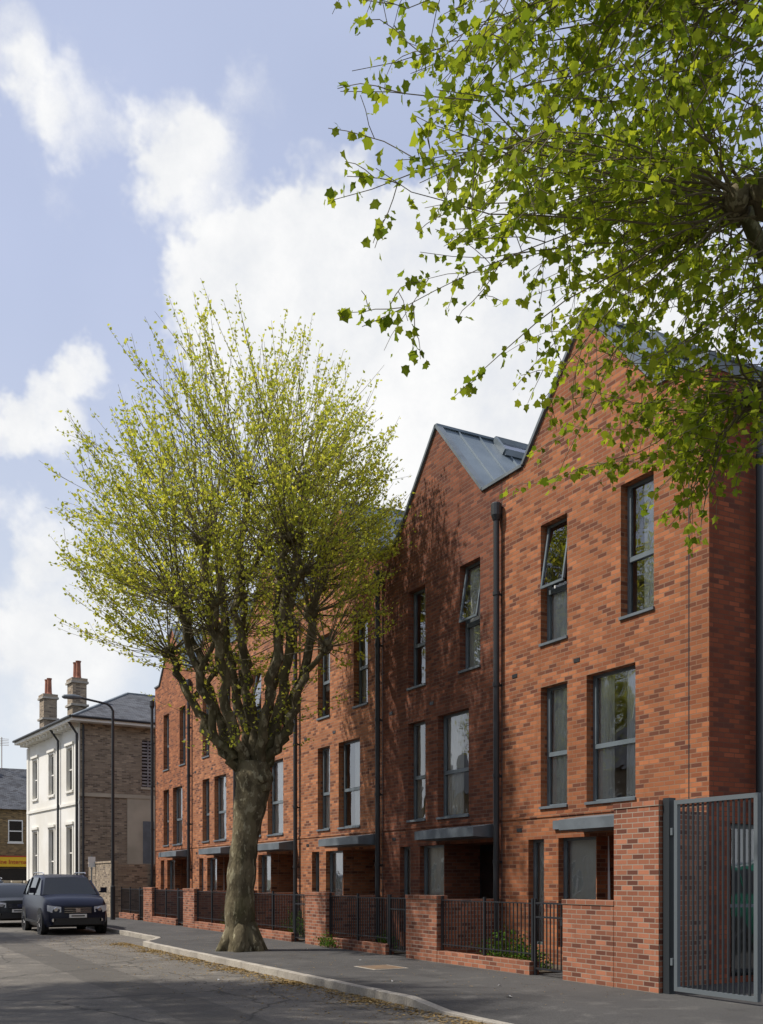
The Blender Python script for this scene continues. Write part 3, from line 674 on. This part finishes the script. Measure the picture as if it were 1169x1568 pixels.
TL = empty('plane_tree', (7.85, 20.9, 0)); mb = MB()
def LP(a, z, dpt=0.): return CR*a+CF*dpt+np.array([0,0,z])
tr = bez([LP(-.02,-.05),LP(-.04,.35),LP(-.04,1.2),LP(.04,2.2),LP(.16,3.1),LP(.26,3.7),LP(.28,4.2)], 5)
rr = np.interp(np.linspace(0,1,len(tr)), [0,.04,.12,.3,.55,.75,.88,1],[.50,.43,.36,.32,.305,.38,.43,.33])
mb.tube(tr, [r*(1+R.uniform(-.06,.06)) for r in rr], 16, 0)
for a in np.linspace(0,6.28,7)[:-1]:
    d = np.array([math.cos(a),math.sin(a),0]); mb.tube([d*.2+np.array([0,0,.6]), d*.38+np.array([0,0,.15]), d*.56+np.array([0,0,-.08])],[.13,.15,.09],8,0)
for _ in range(6): knob(mb, LP(.26+R.uniform(-.3,.3), R.uniform(3.3,4.1), R.uniform(-.3,.1)), .15)
limbs = [
 [(.1,3.9,0),(-.45,4.7,-.2),(-.85,6.0,-.5),(-1.25,7.5,-.7)],
 [(.15,4.0,0),(-.15,5.0,-.5),(-.4,6.9,-1.2),(-.6,8.6,-1.5)],
 [(.2,4.0,0),(0,5.2,.2),(-.45,7.2,.2),(-.6,9.35,.1)],
 [(.25,4.1,0),(.2,5.4,-.2),(-.05,7.4,-.3),(.2,10.2,-.4)],
 [(.3,4.1,0),(.55,5.2,.3),(.75,7.3,.6),(.8,10.0,.9)],
 [(.35,4.1,0),(.9,5.4,-.1),(1.15,7.6,-.2),(1.38,10.3,-.2)],
 [(.4,4.0,0),(1.0,5.2,.4),(1.5,7.3,.8),(1.8,9.2,1.1)],
 [(.3,4.0,0),(.6,5.1,-.6),(1.0,6.8,-1.3),(1.2,8.5,-1.8)],
 [(.2,4.0,.1),(.1,5.2,.8),(-.2,7.0,1.6),(-.3,9.0,2.0)],
 [(.1,4.0,.1),(-.5,5.0,.7),(-1.1,6.6,1.1),(-1.7,8.3,1.4)],
 [(.35,4.0,0),(.95,4.8,-.3),(1.4,5.9,-.6),(1.6,7.3,-.8)],
 [(.05,3.9,0),(-.6,4.7,.1),(-1.2,5.7,.3),(-1.7,6.7,.4)],
]
knobs = []; limbpaths = []
for L in limbs:
    p = bez([LP(a,z,d) for a,z,d in L], 6)
    p = [q+R.normal(0,.055,3)*(0<i<len(p)-1) for i,q in enumerate(p)]
    r0 = R.uniform(.125,.165); mb.tube(p, [r0+(.075-r0)*(i/(len(p)-1))**.7+R.uniform(-.008,.012) for i in range(len(p))], 8, 0)
    knob(mb, p[-1], .15); knobs.append((p[-1],1.)); limbpaths.append(p)
    q, d = along(p, R.uniform(.6,.8)); sd = norm(rnd_dir(0,.5)+norm(q*np.array([1,1,0]))*.8); e = q+sd*R.uniform(.5,.8)+np.array([0,0,.35]); mb.tube([q,(q+e)/2+np.array([0,0,-.05]),e],[.07,.06,.055],7,0); knob(mb,e,.10); knobs.append((e,.8))
LPp, LS, LA = [], [], []
def leaf_on(pts, n, f0, s0, s1, spread=.05, down=0., g=.8):
    for _ in range(n):
        f = f0+(1-f0)*R.uniform(0,1)**g; p, d = along(pts, f)
        LPp.append(p+R.normal(0,spread,3)); LS.append(R.uniform(s0,s1)); LA.append(norm(rnd_dir(-1,1)+d*.8+np.array([0,0,-down])))
axis = LP(.2,0)
CC = LP(-.15, 9.1)
def reach(k, d):
    rz = 5.5 if d[2] > 0 else 4.3
    s = np.array([1/4.0,1/3.7,1/rz]); a = (k-CC)*s; b = d*s
    A_ = b@b; B_ = a@b; C_ = a@a-1
    disc = B_*B_-A_*C_
    return (-B_+math.sqrt(disc))/A_ if disc > 0 else 1.
for (k, wgt) in knobs:
    out = norm((k-axis)*np.array([1,1,0]))
    for _ in range(int(38*wgt)):
        d = norm(rnd_dir(-.35,1.)+out*.45+np.array([0,0,.15])); L = min(4.4, max(.9, reach(k, d)*R.uniform(.74,1.06)))
        pts = shoot(mb, k+d*.08, d, L, R.uniform(.011,.018), .35, 6, wob=.07)
        leaf_on(pts, int(16*L/2.5), .3, .05, .105, .04)
        leaf_on(pts[-3:], 12, 0, .05, .095, .035)
        for _s in range(R.randint(2,5)):
            q, dd = along(pts, R.uniform(.3,.85)); d2 = norm(dd+rnd_dir(-.2,1)*.5); l2 = R.uniform(.4,1.0); p2 = shoot(mb, q, d2, l2, .006, .25, 3)
            leaf_on(p2, 8, .1, .05, .10, .035)
for p in limbpaths:
    for _ in range(16):
        q, dd = along(p, R.uniform(.15,1)); out = norm(q*np.array([1,1,0])+1e-3); d2 = norm(rnd_dir(-.2,.8)+out*.3); l2 = R.uniform(.4,1.7); p2 = shoot(mb, q, d2, l2, .008, .3, 4); leaf_on(p2, int(12*l2), .1, .05, .10)
bo = mb.obj('trunk_and_limbs', TL, [M_bark, M_twig], True)
lo = leaves('foliage', TL, LPp, LS, LA, KITE, M_leafL)
def tree_copy(x, y, rz, sc):
    E = empty('plane_tree', (x,y,0), rz); E.scale = (sc,sc,sc)
    for src in (bo, lo):
        o = D.objects.new(src.name.split('.')[0], src.data); col.objects.link(o); o.parent = E
tree_copy(-3.4, 16.2, 1.9, 1.08); tree_copy(-3.6, 34., 3.6, .95)

# --- near plane tree
TX, TY = 7.9, 5.2
TR = empty('plane_tree', (TX, TY, 0)); mb = MB()
def Q(lat, z, dep): return CR*lat+CF*dep+np.array([-TX,-TY,z])
base_lat = TX*CR[0]+TY*CR[1]; base_dep = TX*CF[0]+TY*CF[1]
tr = bez([Q(base_lat,-.05,base_dep),Q(base_lat,1.2,base_dep),Q(base_lat-.1,3.2,base_dep),Q(base_lat-.05,4.4,base_dep)],5)
mb.tube(tr, np.interp(np.linspace(0,1,len(tr)),[0,.1,.5,.85,1],[.52,.38,.34,.42,.36]), 16, 0)
rl = [
 [(-.1,4.3,0),(-.35,5.6,.1),(-.8,6.8,.0),(-1.40,7.3,-.05)],
 [(-.1,4.3,0),(-.0,5.5,.7),(-.4,7.0,1.3),(-.80,8.3,1.6)],
 [(0,4.3,0),(-.1,6.0,-.3),(-.6,8.0,-.3),(-1.2,9.6,-.1)],
 [(0,4.3,0),(.1,6.0,.5),(-.3,8.2,.9),(-.8,9.9,1.0)],
 [(0,4.3,0),(.6,5.6,0),(1.2,7.0,.2),(1.6,8.5,.2)],
 [(0,4.3,0),(.3,5.6,.8),(.6,7.0,1.6),(.6,8.6,2.2)],
 [(0,4.3,0),(.2,5.6,-.8),(.4,7.0,-1.5),(.5,8.6,-2.0)],
 [(-.1,4.3,0),(-.25,5.0,.6),(-.45,5.7,1.0),(-.72,6.3,1.2)],
]
LPp, LS, LA = [], [], []
cleft = -CR
def fine_branch(p0, d, L, r0, droop):
    pts = shoot(mb, p0, d, L, r0, droop, 9, 4, .34)
    leaf_on(pts, int(13*L/2.2), .22, .045, .105, .045, .7)
    leaf_on(pts[-3:], 5, 0, .05, .09, .03, .6)
    for _s in range(int(R.uniform(3,6)*L/2)):
        q, dd = along(pts, R.uniform(.15,.95)); d2 = norm(dd*.8+rnd_dir(-.8,.8)*.8); l2 = R.uniform(.3,.95); p2 = shoot(mb, q, d2, l2, .005, -.3, 5, 3, .3); leaf_on(p2, int(5+7*l2), .15, .045, .105, .04, .7)
        if R.uniform() < .4:
            q, dd = along(p2, .5); p3 = shoot(mb, q, norm(dd+rnd_dir(-.8,.6)*.8), R.uniform(.2,.45), .004, -.2, 3, 3, .3); leaf_on(p3, 4, .2, .045, .09, .03, .6)
for qi, L_ in enumerate(rl):
    p = bez([Q(base_lat+a,z,base_dep+d) for a,z,d in L_], 6); p = [q+R.normal(0,.03,3) for q in p]
    mb.tube(p, [.14+(.07-.14)*i/(len(p)-1)+R.uniform(-.006,.01) for i in range(len(p))], 9, 0)
    knob(mb, p[-1], .13); k = p[-1]; big = qi in (0,1,2,3,7)
    nk = {0:26,1:44,2:46,3:48,7:36}.get(qi, 14)
    for _ in range(nk):
        out = norm((k-np.array([0,0,k[2]])))
        d = norm(rnd_dir(-.45,.75)+out*.6+(cleft*.85 if big else 0)); L = R.uniform(1.0,3.8)
        if qi == 7: L *= .60
        fine_branch(k+R.normal(0,.06,3), d, L, R.uniform(.008,.014), R.uniform(-.8,.2))
    if big:
        for _ in range(16):
            q, dd = along(p, R.uniform(.5,1)); fine_branch(q, norm(rnd_dir(-.4,.8)+cleft*.5), R.uniform(.8,2.4)*(.6 if qi == 7 else 1), .009, R.uniform(-.6,.2))
mb.obj('trunk_and_limbs', TR, [M_bark, M_twig], True)
leaves('foliage', TR, LPp, LS, LA, LOBE, M_leafR)

# ------------------------------------------------------------------ front-garden planting
def shrub(name, x, y, rx, ry, h, n, z0=0.):
    E = empty(name, (x,y,z0)); P=[]; S=[]; A=[]; m = MB()
    for _ in range(14):
        d = rnd_dir(.3,1); m.tube([np.array([0,0,0]), np.array([d[0]*rx*.8,d[1]*ry*.8,h*.8*d[2]])],[.008,.004],4,0)
    for _ in range(n):
        d = rnd_dir(0,1); r = R.uniform(.35,1)**.5*(1+.25*math.sin(d[0]*9)+.2*math.sin(d[1]*11)); P.append([d[0]*rx*r,d[1]*ry*r,.03+h*r*d[2]]); S.append(R.uniform(.03,.07)); A.append(rnd_dir(-.3,1))
    m.obj('stems', E, [M_twig]); leaves('foliage', E, P, S, A, KITE, M_shrub)
shrub('garden_shrub', 10.6, 14.6, .25, .9, .55, 1200); shrub('garden_shrub', 10.55, 13.9, .22, .4, .4, 500)
shrub('garden_shrub', 10.7, 24.4, .3, .5, .7, 700); shrub('garden_shrub', 10.45, 18.9, .2, .3, .4, 400); shrub('weeds', 9.9, 20.8, .12, .5, .25, 300); shrub('garden_shrub', 10.7, 29.5, .3, .6, .6, 500)
mb = MB()
for i in range(6): mb.box(10.24, 11.48, B0+PITCH*i+2.2, B0+PITCH*(i+1)-.1, -.02, .03)
mb.obj('garden_soil', None, [M_soil])
P=[];S=[];A=[]; E = empty('distant_trees')
for _ in range(26):
    cx_ = R.uniform(-5,70); cy_ = R.uniform(100,125); rr_ = R.uniform(3,5)
    for _q in range(300):
        d = rnd_dir(-.5,1); q = R.uniform(.5,1); P.append([cx_+d[0]*rr_*q, cy_+d[1]*rr_*q, 3.2+d[2]*rr_*q]); S.append(R.uniform(.3,.7)); A.append(rnd_dir(-1,1))
leaves('foliage', E, P, S, A, KITE, M_shrub)

# ------------------------------------------------------------------ sky, sun
SE = math.radians(54); SAZ = math.atan2(-.90, .43)
w = D.worlds.new('World'); scene.world = w; w.use_nodes = True; nt = w.node_tree; nt.nodes.clear(); t = NT(nt)
out = t.n('ShaderNodeOutputWorld'); bg = t.n('ShaderNodeBackground'); sky = t.n('ShaderNodeTexSky', sky_type='NISHITA')
sky.sun_disc = False; sky.sun_elevation = SE; sky.sun_rotation = SAZ % (2*math.pi); sky.air_density = 1.; sky.dust_density = 1.; sky.ozone_density = 1.3
tc = t.n('ShaderNodeTexCoord'); G = tc.outputs['Generated']
wv = t.n('ShaderNodeVectorMath', operation='NORMALIZE'); t.l(G, wv.inputs[0]); Dn = wv.outputs[0]
nz = t.noise(Dn, 8, 5, .65, out=1); sb = t.n('ShaderNodeVectorMath', operation='SUBTRACT'); t.l(nz, sb.inputs[0]); sb.inputs[1].default_value = (.5,.5,.5)
sc = t.n('ShaderNodeVectorMath', operation='SCALE'); t.l(sb.outputs[0], sc.inputs[0]); sc.inputs['Scale'].default_value = .14
ad = t.n('ShaderNodeVectorMath', operation='ADD'); t.l(Dn, ad.inputs[0]); t.l(sc.outputs[0], ad.inputs[1])
nrm = t.n('ShaderNodeVectorMath', operation='NORMALIZE'); t.l(ad.outputs[0], nrm.inputs[0]); Wd = nrm.outputs[0]
clouds = [(-.16,.60,.05,1.),(-.10,.61,.055,1.),(-.03,.59,.075,1.),(.04,.675,.04,.9),(.06,.60,.08,1.),(-.02,.50,.13,.7),(.13,.64,.08,.8),(.17,.50,.15,.75),(.27,.58,.12,.7),
 (-.20,.735,.045,.75),(-.165,.72,.035,.6),(-.225,.70,.03,.5),(-.29,.77,.035,.5),(-.34,.79,.03,.45),(-.37,.85,.04,.6),(-.055,.71,.035,.5),(-.03,.73,.02,.4),(-.12,.79,.03,.3),(-.295,.505,.025,.8),(-.33,.46,.035,.9),(-.38,.45,.025,.8),(-.32,.27,.07,.8),(-.35,.35,.03,.4),(-.34,.20,.07,.6),(.0,.3,.22,.5)]
acc = None
for (s_, v_, r_, wt) in clouds:
    c = norm(CF+CR*s_+np.array([0,0,v_])); ang = r_/math.sqrt(1+s_*s_+v_*v_)
    dt = t.n('ShaderNodeVectorMath', operation='DOT_PRODUCT'); t.l(Wd, dt.inputs[0]); dt.inputs[1].default_value = tuple(c)
    q = t.ramp(dt.outputs['Value'], math.cos(ang*1.5), math.cos(ang*.2), 0, wt)
    acc = q if acc is None else t.math('ADD', acc, q)
fn = t.noise(Dn, 8, 7, .64); fn2 = t.noise(Dn, 2.6, 4, .55)
back = t.ramp(fn2, .5, .68, 0, .7)
dotf = t.n('ShaderNodeVectorMath', operation='DOT_PRODUCT'); t.l(Dn, dotf.inputs[0]); dotf.inputs[1].default_value = tuple(norm(CF+np.array([0,0,.5])))
back = t.math('MULTIPLY', back, t.ramp(dotf.outputs['Value'], .8, .93, 1, 0))
acc = t.math('ADD', t.math('MINIMUM', acc, 1.05), back)
den = t.math('ADD', acc, t.math('MULTIPLY', t.math('SUBTRACT', fn, .5), 1.8))
cl = t.ramp(den, .12, 1.08)
sz = t.n('ShaderNodeSeparateXYZ'); t.l(Dn, sz.inputs[0])
veil = t.math('ADD', t.ramp(sz.outputs[2], .0, .55, .90, .78), t.math('MULTIPLY', t.math('SUBTRACT', fn2, .5), .4), True)
cloudcol = t.mix(t.ramp(fn, .42, .7), (8.6,8.75,9.0), (9.9,9.9,9.9))
vcol = t.mix(t.ramp(sz.outputs[2], .05, .55), (8.0,8.5,9.1), (5.9,6.6,8.8))
base = t.mix(veil, sky.outputs[0], vcol)
fin = t.mix(cl, base, cloudcol); t.l(fin, bg.inputs[0]); bg.inputs[1].default_value = .1; t.l(bg.outputs[0], out.inputs[0])
w.cycles.sampling_method = 'MANUAL'; w.cycles.sample_map_resolution = 512
ld = D.lights.new('sun', 'SUN'); ld.energy = 4.9; ld.angle = math.radians(1.0); ld.color = (1,.94,.86); so = D.objects.new('sun', ld); col.objects.link(so)
sd = Vector((math.sin(SAZ)*math.cos(SE), math.cos(SAZ)*math.cos(SE), math.sin(SE))); so.rotation_euler = sd.to_track_quat('Z','Y').to_euler(); so.location = (0,0,40)

# ------------------------------------------------------------------ camera
cam = D.cameras.new('camera'); co = D.objects.new('camera', cam); col.objects.link(co)
co.location = (0,0,1.6); co.rotation_euler = (math.pi/2, 0, -YAW); cam.sensor_fit = 'VERTICAL'; cam.sensor_height = 36; cam.lens = 34.87; cam.shift_y = .358; cam.clip_end = 3000; cam.clip_start = .05
scene.camera = co
scene.view_settings.view_transform = 'Standard'; scene.view_settings.look = 'None'; scene.view_settings.exposure = 0
